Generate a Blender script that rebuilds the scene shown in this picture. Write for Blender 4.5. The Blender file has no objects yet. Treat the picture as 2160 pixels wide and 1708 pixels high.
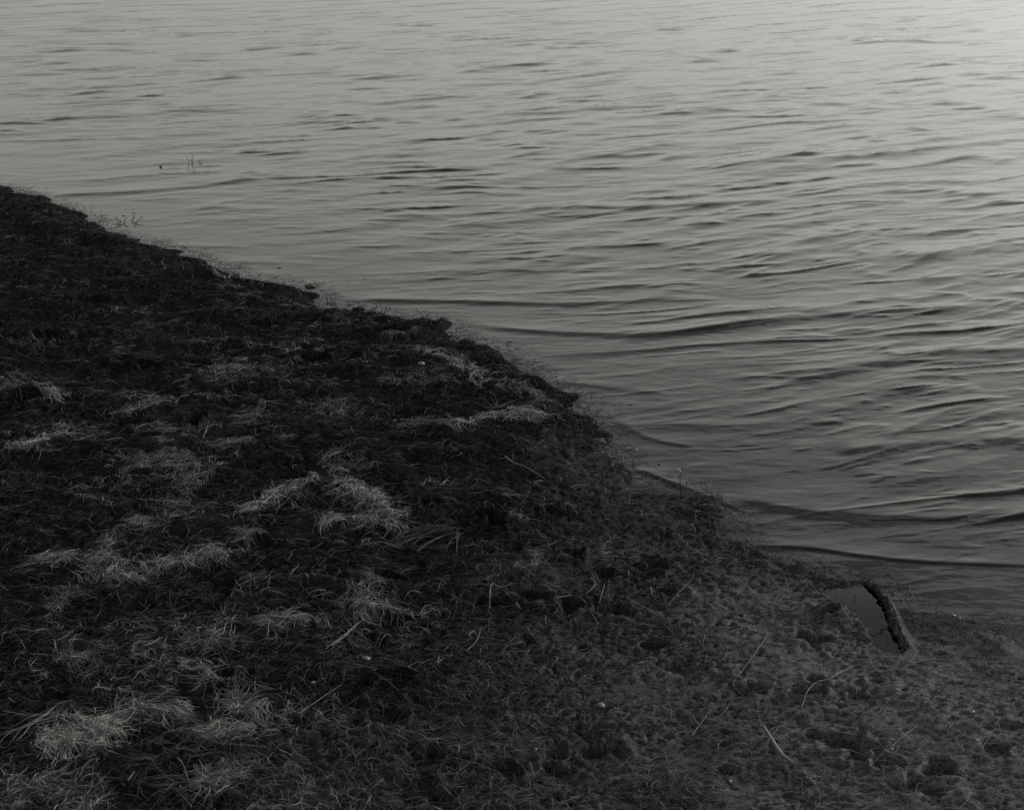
import bpy, math, random
import numpy as np

# ------------------------------------------------------------------ camera, sky, sun, exposure
sc = bpy.context.scene
CAM_H, PITCH = 1.6, 23.5                       # metres above the lake, degrees below the horizon
cam = bpy.data.cameras.new('camera')
cam.sensor_width = 36.0
cam.lens = 45.15
cam.clip_start, cam.clip_end = 0.05, 2000.0
cam.dof.use_dof = True
cam.dof.focus_distance = 3.6
cam.dof.aperture_fstop = 9.0
cam_ob = bpy.data.objects.new('camera', cam)
cam_ob.location = (0, 0, CAM_H)
cam_ob.rotation_euler = (math.radians(90 - PITCH), 0, 0)
sc.collection.objects.link(cam_ob)
sc.camera = cam_ob

SUN_EL, SUN_AZ = 10.0, 60.0                    # low hazy sun ahead and to the right
TINT = (1.0, 0.99, 0.95)                     # the print's warm black
world = bpy.data.worlds.new('World')
sc.world = world
world.use_nodes = True
wn, wl = world.node_tree.nodes, world.node_tree.links
sky = wn.new('ShaderNodeTexSky')
sky.sky_type = 'NISHITA'
sky.sun_disc = False
sky.sun_elevation = math.radians(SUN_EL)
sky.sun_rotation = math.radians(SUN_AZ)
sky.air_density, sky.dust_density, sky.ozone_density = 3.0, 2.0, 1.0
bw = wn.new('ShaderNodeRGBToBW')
tint = wn.new('ShaderNodeMix'); tint.data_type = 'RGBA'; tint.blend_type = 'MULTIPLY'
tint.inputs[0].default_value = 1.0
wl.new(sky.outputs[0], bw.inputs[0])
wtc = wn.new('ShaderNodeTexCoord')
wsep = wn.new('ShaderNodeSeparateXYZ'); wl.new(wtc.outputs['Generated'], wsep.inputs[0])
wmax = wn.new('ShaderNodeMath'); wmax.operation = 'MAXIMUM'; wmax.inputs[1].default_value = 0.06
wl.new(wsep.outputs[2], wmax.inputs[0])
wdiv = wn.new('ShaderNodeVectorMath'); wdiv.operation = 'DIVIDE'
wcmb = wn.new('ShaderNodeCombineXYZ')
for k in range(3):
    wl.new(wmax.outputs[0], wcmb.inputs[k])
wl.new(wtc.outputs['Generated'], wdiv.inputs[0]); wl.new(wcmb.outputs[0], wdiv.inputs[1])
wno = wn.new('ShaderNodeTexNoise'); wno.inputs['Scale'].default_value = 1.5; wno.inputs['Detail'].default_value = 6  # unseen cloud layer, added so ripples mirror darker tones from the high sky
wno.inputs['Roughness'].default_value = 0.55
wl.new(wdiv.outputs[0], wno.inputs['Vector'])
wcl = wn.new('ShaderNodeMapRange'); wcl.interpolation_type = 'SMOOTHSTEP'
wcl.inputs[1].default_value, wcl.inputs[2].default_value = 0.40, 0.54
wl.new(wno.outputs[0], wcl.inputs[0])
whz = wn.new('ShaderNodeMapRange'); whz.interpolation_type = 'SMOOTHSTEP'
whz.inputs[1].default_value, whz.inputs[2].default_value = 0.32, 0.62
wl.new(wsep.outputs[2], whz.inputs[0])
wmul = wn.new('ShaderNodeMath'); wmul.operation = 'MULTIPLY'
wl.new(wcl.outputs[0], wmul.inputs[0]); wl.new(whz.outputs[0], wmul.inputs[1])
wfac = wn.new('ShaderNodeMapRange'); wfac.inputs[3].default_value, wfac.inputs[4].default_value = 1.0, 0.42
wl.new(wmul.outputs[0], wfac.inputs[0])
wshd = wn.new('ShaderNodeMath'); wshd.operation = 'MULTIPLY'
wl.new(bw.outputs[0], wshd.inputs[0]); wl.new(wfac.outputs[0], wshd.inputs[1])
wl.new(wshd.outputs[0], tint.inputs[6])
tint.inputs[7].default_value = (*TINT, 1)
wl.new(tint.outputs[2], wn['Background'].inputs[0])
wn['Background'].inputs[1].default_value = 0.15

sun = bpy.data.lights.new('sun', 'SUN')
sun.energy = 1.5
sun.angle = math.radians(14)
sun.color = TINT
sun_ob = bpy.data.objects.new('sun', sun)
sun_ob.rotation_euler = (math.radians(90 - SUN_EL), 0, math.radians(180 - SUN_AZ))
sc.collection.objects.link(sun_ob)

sc.view_settings.view_transform = 'Standard'
sc.view_settings.look = 'None'
sc.view_settings.exposure = 1.27
sc.view_settings.gamma = 1.0
sc.view_settings.use_curve_mapping = False
sc.cycles.use_denoising = False
sc.cycles.use_adaptive_sampling = False
sc.cycles.max_bounces = 6
sc.cycles.caustics_reflective = False
sc.cycles.caustics_refractive = False

rng = np.random.default_rng(7)
random.seed(7)

# ------------------------------------------------------------------ helpers
F = 2160 / 2 / (18.0 / cam.lens)               # focal length in the 2160-wide picture
SP, CP = math.sin(math.radians(PITCH)), math.cos(math.radians(PITCH))

def at(px, py, z=0.0):
    """point of the plane at height z seen at this place of the 2160x1708 picture"""
    u, v = (px - 1080) / F, (854 - py) / F
    dx, dy, dz = u, CP + v * SP, -SP + v * CP
    t = (z - CAM_H) / dz
    return (dx * t, dy * t)

def perm(seed):
    return np.random.default_rng(seed).random((256, 256, 2)) * 2 - 1
_tabs = {}
def noise(x, y, seed=0):
    """gradient noise, about -0.7..0.7"""
    if seed not in _tabs:
        _tabs[seed] = perm(seed)
    T = _tabs[seed]
    xi = np.floor(x).astype(np.int64); yi = np.floor(y).astype(np.int64)
    fx = x - xi; fy = y - yi
    ux = fx * fx * fx * (fx * (fx * 6 - 15) + 10); uy = fy * fy * fy * (fy * (fy * 6 - 15) + 10)
    def g(ax, ay):
        gr = T[(xi + ax) & 255, (yi + ay) & 255]
        return gr[..., 0] * (fx - ax) + gr[..., 1] * (fy - ay)
    a = g(0, 0) * (1 - ux) + g(1, 0) * ux
    b = g(0, 1) * (1 - ux) + g(1, 1) * ux
    return (a * (1 - uy) + b * uy) * 1.5

def fbm(x, y, seed, n=3):
    s, a = 0, 1.0
    for i in range(n):
        s = s + a * noise(x * 2 ** i, y * 2 ** i, seed + i)
        a *= 0.5
    return s

def sstep(a, b, x):
    t = np.clip((x - a) / (b - a), 0, 1)
    return t * t * (3 - 2 * t)

def seg_dist(x, y, poly):
    """distance to a polyline, signed side and arc position (0..1) of the nearest point"""
    best = np.full(x.shape, 1e9); side = np.zeros(x.shape); arc = np.zeros(x.shape)
    P = np.array(poly); L = np.hypot(*(P[1:] - P[:-1]).T); cum = np.concatenate([[0], np.cumsum(L)])
    for i in range(len(P) - 1):
        ax, ay = P[i]; bx, by = P[i + 1]
        ex, ey = bx - ax, by - ay
        t = np.clip(((x - ax) * ex + (y - ay) * ey) / (ex * ex + ey * ey), 0, 1)
        dx, dy = x - (ax + t * ex), y - (ay + t * ey)
        d = np.hypot(dx, dy)
        m = d < best
        best = np.where(m, d, best)
        side = np.where(m, np.sign(ex * dy - ey * dx), side)
        arc = np.where(m, (cum[i] + t * L[i]) / cum[-1], arc)
    return best, side, arc

def smooth(pts, n=3):
    P = np.array(pts, float)
    for _ in range(n):
        Q = [P[0]]
        for a, b in zip(P[:-1], P[1:]):
            Q += [a * .75 + b * .25, a * .25 + b * .75]
        Q.append(P[-1]); P = np.array(Q)
    return P

def inside(x, y, poly):
    P = np.array(poly); r = np.zeros(x.shape, bool)
    for i in range(len(P)):
        x0, y0 = P[i]; x1, y1 = P[i - 1]
        c = ((y0 > y) != (y1 > y)) & (x < (x1 - x0) * (y - y0) / (y1 - y0 + 1e-12) + x0)
        r ^= c
    return r

def mesh_np(name, V, Q, mat=None, shade=True):
    me = bpy.data.meshes.new(name)
    V = np.asarray(V, np.float32).reshape(-1, 3); Q = np.asarray(Q, np.int32)
    k = Q.shape[1]
    me.vertices.add(len(V)); me.vertices.foreach_set('co', V.ravel())
    me.loops.add(Q.size); me.loops.foreach_set('vertex_index', Q.ravel())
    me.polygons.add(len(Q))
    me.polygons.foreach_set('loop_start', np.arange(0, Q.size, k, dtype=np.int32))
    me.polygons.foreach_set('loop_total', np.full(len(Q), k, np.int32))
    me.update(calc_edges=True)
    if shade:
        me.polygons.foreach_set('use_smooth', np.ones(len(Q), bool))
    if mat:
        me.materials.append(mat)
    return me

def obj(name, me, parent=None):
    o = bpy.data.objects.new(name, me)
    sc.collection.objects.link(o)
    if parent:
        o.parent = parent
    return o

def tag(o, label=None, cat=None, group=None, kind=None):
    for k, v in (('label', label), ('category', cat), ('group', group), ('kind', kind)):
        if v:
            o[k] = v
    return o

def recentre(o):
    """put the object's origin at the base of its mesh"""
    me = o.data
    n = len(me.vertices); c = np.empty(n * 3, np.float32); me.vertices.foreach_get('co', c); c = c.reshape(-1, 3)
    b = np.array([(c[:, 0].min() + c[:, 0].max()) / 2, (c[:, 1].min() + c[:, 1].max()) / 2, c[:, 2].min()], np.float32)
    me.vertices.foreach_set('co', (c - b).ravel()); me.update()
    o.location = b.tolist()
    return o

def grid_mesh(xs, ys, fx, fz, keep=None):
    X = fx(xs[None, :], ys[:, None]); Y = np.broadcast_to(ys[:, None], X.shape).copy()
    Z = fz(X, Y)
    n, m = X.shape
    idx = np.arange(n * m).reshape(n, m)
    Q = np.stack([idx[:-1, :-1], idx[:-1, 1:], idx[1:, 1:], idx[1:, :-1]], -1).reshape(-1, 4)
    V = np.stack([X, Y, Z], -1).reshape(-1, 3)
    if keep is not None:
        k = keep(X, Y).ravel()
        Q = Q[k[Q].any(1)]
        u, inv = np.unique(Q, return_inverse=True)
        V = V[u]; Q = inv.reshape(-1, 4)
    return V, Q

# ------------------------------------------------------------------ materials
def grey(v):
    return (v, v, v * 0.99, 1)

def new_mat(name):
    m = bpy.data.materials.new(name); m.use_nodes = True
    nt = m.node_tree; b = nt.nodes['Principled BSDF']
    return m, nt, b

def ramp(nt, src, stops):
    r = nt.nodes.new('ShaderNodeValToRGB')
    e = r.color_ramp.elements
    while len(e) < len(stops):
        e.new(0.5)
    for k, (p, v) in zip(e, stops):
        k.position = p; k.color = grey(v)
    nt.links.new(src, r.inputs[0])
    return r.outputs[0]

def tex(nt, coord, scale, detail=4, rough=0.6, stretch=None):
    n = nt.nodes.new('ShaderNodeTexNoise')
    n.inputs['Scale'].default_value = scale; n.inputs['Detail'].default_value = detail
    n.inputs['Roughness'].default_value = rough
    src = coord
    if stretch:
        mp = nt.nodes.new('ShaderNodeMapping'); mp.inputs['Scale'].default_value = stretch
        nt.links.new(coord, mp.inputs[0]); src = mp.outputs[0]
    nt.links.new(src, n.inputs['Vector'])
    return n.outputs[0]

def mud_material():
    m, nt, b = new_mat('wet_mud')
    tc = nt.nodes.new('ShaderNodeNewGeometry').outputs['Position']
    fine = tex(nt, tc, 130, 6, 0.75, (0.6, 1.3, 1.0))
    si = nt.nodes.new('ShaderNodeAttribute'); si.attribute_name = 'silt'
    c1 = ramp(nt, si.outputs['Fac'], [(0.0, 0.011), (0.5, 0.022), (1.0, 0.082)])  # mat to silt tone; dark end includes painted strand shade, light end wet sheen
    c2 = ramp(nt, fine, [(0.36, 0.2), (0.64, 1.9)])  # random tone, contrast raised to stand in for shaded gaps between fibres
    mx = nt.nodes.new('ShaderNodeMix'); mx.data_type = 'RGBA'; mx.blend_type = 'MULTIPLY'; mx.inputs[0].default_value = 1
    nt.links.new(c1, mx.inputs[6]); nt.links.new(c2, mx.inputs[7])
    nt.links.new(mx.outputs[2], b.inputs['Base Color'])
    rr = nt.nodes.new('ShaderNodeMapRange')
    rr.inputs[1].default_value, rr.inputs[2].default_value = 0.3, 0.7
    rr.inputs[3].default_value, rr.inputs[4].default_value = 0.55, 0.9
    nt.links.new(fine, rr.inputs[0]); nt.links.new(rr.outputs[0], b.inputs['Roughness'])
    sr = nt.nodes.new('ShaderNodeMapRange'); sr.inputs[1].default_value, sr.inputs[2].default_value = 0.2, 1.0
    sr.inputs[3].default_value, sr.inputs[4].default_value = 0.0, 0.10
    nt.links.new(si.outputs['Fac'], sr.inputs[0]); nt.links.new(sr.outputs[0], b.inputs['Specular IOR Level'])
    bp = nt.nodes.new('ShaderNodeBump'); bp.inputs['Strength'].default_value = 1.0; bp.inputs['Distance'].default_value = 0.010
    mp = nt.nodes.new('ShaderNodeMapping'); mp.inputs['Rotation'].default_value = (0, 0, math.radians(24)); mp.inputs['Scale'].default_value = (0.28, 1.0, 0.6)
    nt.links.new(tc, mp.inputs[0])
    wn_ = nt.nodes.new('ShaderNodeTexNoise'); wn_.inputs['Scale'].default_value = 150; wn_.inputs['Detail'].default_value = 5
    wn_.inputs['Roughness'].default_value = .75; wn_.inputs['Distortion'].default_value = 1.2
    nt.links.new(mp.outputs[0], wn_.inputs['Vector'])
    mp2 = nt.nodes.new('ShaderNodeMapping'); mp2.inputs['Rotation'].default_value = (0, 0, math.radians(-38)); mp2.inputs['Scale'].default_value = (0.25, 1.0, 0.6)
    nt.links.new(tc, mp2.inputs[0])
    wn2 = nt.nodes.new('ShaderNodeTexNoise'); wn2.inputs['Scale'].default_value = 210; wn2.inputs['Detail'].default_value = 4
    wn2.inputs['Roughness'].default_value = .7; wn2.inputs['Distortion'].default_value = 1.0
    nt.links.new(mp2.outputs[0], wn2.inputs['Vector'])
    f2 = nt.nodes.new('ShaderNodeMath'); f2.operation = 'MAXIMUM'
    nt.links.new(wn_.outputs[0], f2.inputs[0]); nt.links.new(wn2.outputs[0], f2.inputs[1])
    nt.links.new(f2.outputs[0], bp.inputs['Height']); nt.links.new(bp.outputs[0], b.inputs['Normal'])
    return m

def water_material(name='lake_water', clear=0.20, rough=0.0, bump=True):
    m = bpy.data.materials.new(name); m.use_nodes = True
    nt = m.node_tree; nt.nodes.clear()
    out = nt.nodes.new('ShaderNodeOutputMaterial')
    gl = nt.nodes.new('ShaderNodeBsdfGlossy'); gl.inputs['Roughness'].default_value = rough
    gl.inputs['Color'].default_value = grey(1.0)
    tr = nt.nodes.new('ShaderNodeBsdfTransparent'); tr.inputs['Color'].default_value = (clear, clear, clear, 1)
    fr = nt.nodes.new('ShaderNodeFresnel'); fr.inputs['IOR'].default_value = 1.34
    mx = nt.nodes.new('ShaderNodeMixShader')
    nt.links.new(fr.outputs[0], mx.inputs[0]); nt.links.new(tr.outputs[0], mx.inputs[1]); nt.links.new(gl.outputs[0], mx.inputs[2])
    nt.links.new(mx.outputs[0], out.inputs[0])
    if bump:
        tc = nt.nodes.new('ShaderNodeNewGeometry').outputs['Position']
        n1 = tex(nt, tc, 9, 3, 0.5, (0.5, 1.0, 1.0))
        n2 = tex(nt, tc, 30, 3, 0.5, (0.35, 1.0, 1.0))
        ad = nt.nodes.new('ShaderNodeMath'); ad.operation = 'MULTIPLY_ADD'; ad.inputs[1].default_value = 0.16
        nt.links.new(n2, ad.inputs[0]); nt.links.new(n1, ad.inputs[2])
        bp = nt.nodes.new('ShaderNodeBump'); bp.inputs['Strength'].default_value = 1.0; bp.inputs['Distance'].default_value = 0.0034
        nt.links.new(ad.outputs[0], bp.inputs['Height'])
        nt.links.new(bp.outputs[0], gl.inputs['Normal']); nt.links.new(bp.outputs[0], fr.inputs['Normal'])
    return m

def fibre_material(name, lo, hi, rough=0.75):
    m, nt, b = new_mat(name)
    g = nt.nodes.new('ShaderNodeNewGeometry')
    c = ramp(nt, g.outputs['Random Per Island'], [(0.0, lo), (0.7, lo + (hi - lo) * .3), (1.0, hi)])
    n = tex(nt, g.outputs['Position'], 60, 3, 0.6)
    v = ramp(nt, n, [(0.3, 0.6), (0.7, 1.3)])
    mx = nt.nodes.new('ShaderNodeMix'); mx.data_type = 'RGBA'; mx.blend_type = 'MULTIPLY'; mx.inputs[0].default_value = 1
    nt.links.new(c, mx.inputs[6]); nt.links.new(v, mx.inputs[7])
    nt.links.new(mx.outputs[2], b.inputs['Base Color'])
    b.inputs['Roughness'].default_value = rough
    b.inputs['Specular IOR Level'].default_value = 0.0
    return m

def plain_material(name, lo, hi, scale=80, rough=0.7, stretch=None):
    m, nt, b = new_mat(name)
    tc = nt.nodes.new('ShaderNodeNewGeometry').outputs['Position']
    n = tex(nt, tc, scale, 4, 0.6, stretch)
    nt.links.new(ramp(nt, n, [(0.3, lo), (0.7, hi)]), b.inputs['Base Color'])
    b.inputs['Roughness'].default_value = rough
    return m

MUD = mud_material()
WATER = water_material()
PUDDLE = water_material('puddle_water', 0.6, 0.05, False)
DARK_FIBRE = fibre_material('dark_dead_grass', 0.005, 0.13)
MUD_FIBRE = fibre_material('muddy_fibre', 0.010, 0.24)
GREY_FIBRE = fibre_material('grey_dry_grass', 0.03, 0.34)
PALE_FIBRE = fibre_material('pale_dry_straw', 0.045, 0.40)
BRIGHT_FIBRE = fibre_material('bleached_dry_straw', 0.08, 0.56)
TWIG = plain_material('dark_wet_wood', 0.012, 0.04, 120)
STRAW = plain_material('pale_reed', 0.07, 0.26, 90)
DULL_STRAW = plain_material('dull_straw', 0.04, 0.16, 90)
REED = plain_material('faded_reed', 0.02, 0.05, 70)
SHELL = plain_material('pale_shell', 0.05, 0.14, 150, 0.5)
WEED = plain_material('dark_weed', 0.012, 0.05, 150, 0.6)

# ------------------------------------------------------------------ the bank: shoreline and height
SHORE_PX = [(-400, 330), (-120, 372), (0, 395), (110, 428), (175, 458), (235, 492), (300, 515), (380, 530), (430, 556),
            (490, 576), (505, 593), (560, 602), (650, 612), (680, 640), (770, 657), (860, 672), (935, 690), (955, 714),
            (1030, 732), (1055, 752), (1085, 776), (1160, 812), (1225, 850), (1250, 890), (1275, 930), (1280, 962),
            (1318, 1005), (1345, 1030), (1425, 1036), (1495, 1062), (1525, 1090), (1515, 1122), (1560, 1162),
            (1640, 1198), (1720, 1217), (1770, 1240), (1830, 1236), (1868, 1262), (1890, 1300), (1905, 1335),
            (1935, 1350), (1990, 1354), (2050, 1345), (2110, 1334), (2160, 1350), (2300, 1400), (2700, 1420)]
SHORE = [at(*p) for p in SHORE_PX]
P0, P1 = np.array(SHORE[0]), np.array(SHORE[1]); Q0, Q1 = np.array(SHORE[-2]), np.array(SHORE[-1])
SHORE = [tuple(P0 + (P0 - P1) / np.linalg.norm(P0 - P1) * 600)] + SHORE + [tuple(Q1 + np.array([600.0, 40.0]))]

# hollows trodden in the bank: picture place, half size in metres (across, along), depth
PITS = [(1040, 1280, .045, .022, .055), (50, 862, .085, .055, .06), (660, 766, .065, .04, .055), (312, 782, .07, .028, .05),
        (830, 702, .075, .04, .055), (1392, 1184, .035, .03, .055), (1420, 1242, .04, .022, .05),
        (1208, 1168, .035, .025, .05), (1050, 1108, .03, .03, .06), (1025, 1092, .025, .025, .05),
        (1205, 1272, .035, .03, .045), (835, 1441, .05, .016, .05), (772, 1457, .03, .014, .04),
        (490, 1450, .05, .02, .03), (1752, 1272, .026, .02, .045), (1712, 1450, .045, .015, .035),
        (412, 908, .03, .04, .06), (1130, 1262, .05, .03, .04), (905, 1075, .03, .03, .04), (745, 750, .05, .03, .035),
        (560, 690, .07, .04, .025), (200, 640, .1, .05, .03), (100, 720, .08, .05, .03), (860, 880, .08, .04, .02),
        (560, 1160, .05, .03, .02), (1810, 1590, .04, .015, .02), (1940, 1640, .03, .012, .02)]
PITS = [(*at(a, b, 0.04), c * .8, d * .9, e) for a, b, c, d, e in PITS]
pr = np.random.default_rng(77)
for _ in range(70):                              # small trodden dents all over the silt
    a_, b_ = pr.uniform(700, 2160), pr.uniform(1080, 1708)
    if b_ > 1080 + (a_ - 1350) * .42 + 60 and not (1740 < a_ < 1960 and 1200 < b_ < 1420) and not (1570 < a_ < 1710 and 1500 < b_ < 1660):
        s_ = pr.uniform(.010, .030)
        PITS.append((*at(a_, b_, .03), s_ * pr.uniform(1, 2), s_, s_ * pr.uniform(.5, .9)))
# the boot print at the water's edge
SOLE = smooth([at(*p, 0.01) for p in [(1752, 1248), (1800, 1236), (1826, 1233), (1852, 1255), (1868, 1285), (1873, 1308), (1864, 1326),
                          (1842, 1328), (1824, 1306), (1796, 1280), (1752, 1248)]], 2)
HEEL = smooth([at(*p, 0.01) for p in [(1856, 1326), (1872, 1318), (1886, 1340), (1897, 1364), (1886, 1378), (1864, 1370), (1848, 1346), (1856, 1326)]], 2)
RIM = smooth([at(*p, 0.012) for p in [(1818, 1226), (1842, 1238), (1860, 1256), (1873, 1282), (1879, 1310), (1889, 1336), (1903, 1360), (1912, 1378)]], 2)
BRIDGE = [at(*p, 0.01) for p in [(1846, 1334), (1860, 1325), (1880, 1316)]]
BERM = smooth([at(*p, 0.0) for p in [(1500, 1120), (1640, 1196), (1730, 1212), (1770, 1232)]], 2)

def land(x, y):
    d, s, _ = seg_dist(x, y, SHORE)
    d = -d * s                                   # positive inland (the shore runs left to right, land on its right hand)
    d = d + 0.045 * fbm(x / .20, y / .20, 11, 3) * sstep(-1.0, 0.0, d) * sstep(.6, .1, d) + .036 * noise(x / .07, y / .07, 15) * sstep(-.4, 0, d) * sstep(.4, 0, d)
    return d

def muddy(x, y):
    """0 in the matted grass up the shore, 1 on the bare silt near the camera on the right"""
    a, b = at(1330, 880), at(560, 1708)
    nx, ny = (b[1] - a[1]), -(b[0] - a[0]); L = math.hypot(nx, ny)
    s = -((x - a[0]) * nx + (y - a[1]) * ny) / L
    return sstep(-0.35, 0.45, s + 0.25 * noise(x / .5, y / .5, 71))

def ground(x, y):
    d = land(x, y)
    mu = muddy(x, y)
    up = 0.038 * (1 - np.exp(-np.maximum(d, 0) / 0.11)) + 0.022 * np.maximum(d, 0).clip(0, 4)
    flat = 0.014 * (1 - np.exp(-np.maximum(d, 0) / 0.12)) + 0.03 * np.maximum(d, 0).clip(0, 4)
    dn = -0.016 * (1 - np.exp(np.minimum(d, 0) / 0.04)) + 0.11 * np.minimum(d + .10, 0).clip(-8, 0)
    z = np.where(d > 0, up * (1 - mu) + flat * mu, dn)
    on = sstep(-0.14, 0.06, d)
    k = 0.25 + 0.75 * on
    # matted hummocks combed along the shore, and clods
    h = 0.017 * fbm(x / .30 + .4 * noise(y / .3, x / .3, 5), y / .15, 21, 3) + 0.012 * (0.35 - np.abs(noise(x / .11, y / .055, 25)))
    h2 = 0.016 * fbm(x / .30, y / .24, 31, 3) + 0.006 * (0.3 - np.abs(noise(x / .075 + .5 * noise(x / .2, y / .2, 38), y / .05, 35))) \
        + 0.005 * (0.3 - np.abs(noise((x + .5 * y) / .034 + 3.3, y / .022, 36)))
    z = z + k * (h * (1 - mu) + h2 * mu * 0.9)
    near = sstep(9, 6, y) * sstep(1.2, 1.5, y)
    f = 0.0030 * noise(x / .022, y / .015, 41) + 0.0045 * np.abs(noise(x / .016, y / .011, 43)) + 0.003 * noise(x / .008, y / .007, 45)
    cre = sstep(.22, .48, noise((x + .75 * y) / .036, (y - .35 * x) / .011, 141)) + .7 * sstep(.15, .45, noise((x - .4 * y) / .020, y / .009, 142))
    f = f - .015 * cre * (.5 + .5 * mu) * sstep(-.05, .08, d)
    cx_, cy_ = at(2200, 1640)
    near = near * (1 - .65 * sstep(1.0, .2, np.hypot(x - cx_, y - cy_)))
    z = z + near * k * f * np.clip(0.85 + 1.1 * fbm(x / .22, y / .17, 47, 3), .15, 2)
    for px, py, a, b, dep in PITS:
        m = (np.abs(x - px) < 3 * a) & (np.abs(y - py) < 3 * b + .05)
        if m.any():
            xx, yy = x[m] - px, y[m] - py
            r = np.sqrt((xx / a) ** 2 + (yy / b) ** 2) + 0.9 * noise(x[m] / .04, y[m] / .03, 51)
            z[m] += -dep * sstep(1.15, 0.65, r) + 0.25 * dep * np.exp(-((r - 1.35) / .3) ** 2)
    # boot print: flat sunken floor and banked silt beyond it
    m = (np.abs(x - RIM[:, 0].mean()) < .6) & (np.abs(y - RIM[:, 1].mean()) < .8)
    if m.any():
        xx, yy = x[m], y[m]; zz = z[m]
        g, sd, arc = seg_dist(xx, yy, RIM)
        out = np.exp(-(g / .020) ** 2) * (0.55 + 0.45 * sstep(0, .15, arc)) * sstep(1.0, .93, arc)
        zz = zz + 0.020 * out + 0.006 * out * noise(xx / .015, yy / .015, 55)
        for poly in (SOLE, HEEL):
            e, _, _ = seg_dist(xx, yy, poly)
            e = np.where(inside(xx, yy, poly), -e, e)
            w = sstep(.022, .002, e)
            zz = zz + .0045 * sstep(.02, -.06, yy - poly[:, 1].mean()) * np.exp(-((e - .022) / .012) ** 2) * (1 + .8 * noise(xx / .02, yy / .02, 58))
            zz = zz * (1 - w) + (-0.004 + .002 * noise(xx / .03, yy / .03, 57)) * w
        g, _, _ = seg_dist(xx, yy, BRIDGE)
        zz = zz + .017 * np.exp(-(g / .0065) ** 2)
        z[m] = zz
    m = (np.abs(x - BERM[:, 0].mean()) < .6) & (np.abs(y - BERM[:, 1].mean()) < .6)
    if m.any():
        g, sd, arc = seg_dist(x[m], y[m], BERM)
        z[m] += .016 * np.exp(-(g / .035) ** 2) * (.6 + .8 * noise(x[m] / .04, y[m] / .04, 59))
    return z

def spread(lo, hi, n, p):
    """n values from lo to hi, spacing growing as value**p"""
    t = np.linspace(0, 1, n)
    q = 1 - p
    return (lo ** q + (hi ** q - lo ** q) * t) ** (1 / q)

def columns(n):
    core = np.linspace(-1, 1, n)
    out = 1 + np.geomspace(0.02, 260, 26)
    return np.concatenate([-out[::-1], core, out])

def ground_x(u, y):
    return u * (0.52 * np.maximum(y, 1.5) + 0.18)

gy = np.concatenate([-np.geomspace(400, .3, 14), [0.2, 0.6, 0.9, 1.1, 1.3, 1.42], spread(1.5, 7.2, 710, 1.6),
                     7.2 + np.geomspace(.02, 900, 40)])
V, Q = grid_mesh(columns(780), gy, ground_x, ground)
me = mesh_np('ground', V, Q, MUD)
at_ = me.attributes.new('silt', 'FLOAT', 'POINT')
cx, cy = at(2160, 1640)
sv = .56 * muddy(V[:, 0], V[:, 1]) + .45 * sstep(1.1, .1, np.hypot(V[:, 0] - cx, V[:, 1] - cy)) + .25 * fbm(V[:, 0] / .35, V[:, 1] / .3, 121, 3)  # silt mask; the corner term paints a wet sheen into the mud colour
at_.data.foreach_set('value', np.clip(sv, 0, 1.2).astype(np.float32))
g_ob = obj('ground', me); tag(g_ob, kind='structure')

# ------------------------------------------------------------------ the lake
CRESTS = [  # single wavelets running onto the shore: picture polyline, height, width towards us, width away
    ([(90, 413), (240, 408), (400, 396), (500, 382), (580, 371)], .013, .07, .13),
    ([(720, 631), (1000, 636), (1200, 643), (1380, 632), (1510, 622)], .012, .05, .12),
    ([(950, 682), (1100, 696), (1250, 706), (1400, 705), (1520, 688), (1750, 665), (2160, 640)], .010, .05, .12),
    ([(1530, 1140), (1600, 1152), (1700, 1152), (1850, 1178), (2050, 1190), (2300, 1195)], .0052, .018, .05),
    ([(1300, 882), (1360, 925), (1480, 945)], .004, .025, .06),
    ([(1335, 985), (1450, 1030), (1580, 1082)], .006, .022, .06),
    ([(1640, 806), (1800, 766), (2000, 742), (2300, 735)], .017, .10, .16),
    ([(1180, 575), (1400, 562), (1600, 548)], .006, .05, .12),
    ([(1000, 446), (1200, 434), (1320, 440), (1480, 433), (1700, 418)], .012, .08, .15),
    ([(880, 365), (1000, 352), (1130, 342)], .011, .08, .15),
    ([(1500, 362), (1640, 335), (1800, 318), (2160, 268)], .015, .10, .18),
    ([(1600, 345), (1860, 326), (2160, 292)], .012, .08, .16),
    ([(0, 266), (240, 238), (420, 233), (600, 235)], .011, .12, .22),
    ([(640, 240), (780, 232), (960, 222)], .010, .10, .2),
    ([(1150, 800), (1300, 820), (1420, 830)], .005, .03, .08),
    ([(1750, 955), (1950, 930), (2300, 925)], .011, .06, .11),
    ([(1540, 1050), (1750, 1085), (2000, 1092), (2300, 1075)], .008, .05, .10),
    ([(1800, 1275), (1950, 1290), (2100, 1315), (2300, 1335)], .0016, .03, .06),
    ([(350, 518), (420, 520), (560, 522)], .005, .03, .08),
    ([(480, 550), (540, 553), (600, 556)], .004, .03, .08),
]
CRESTS = [(smooth([at(*p) for p in c[0]], 3), c[1], c[2], c[3]) for c in CRESTS]
WAVES = []
wr = np.random.default_rng(21)
for lam0, lam1, n, slope, ps in ((.45, .70, 5, .014, 9), (.20, .36, 16, .026, 11), (.10, .18, 18, .026, 20), (.05, .09, 16, .022, 36)):
    for i in range(n):
        lam = wr.uniform(lam0, lam1); k = 2 * math.pi / lam
        WAVES.append((k, math.radians(22 + wr.normal(0, ps)), slope * math.sqrt(2 / n) / k, wr.uniform(0, 6.28), wr.integers(0, 8), lam))

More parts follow.
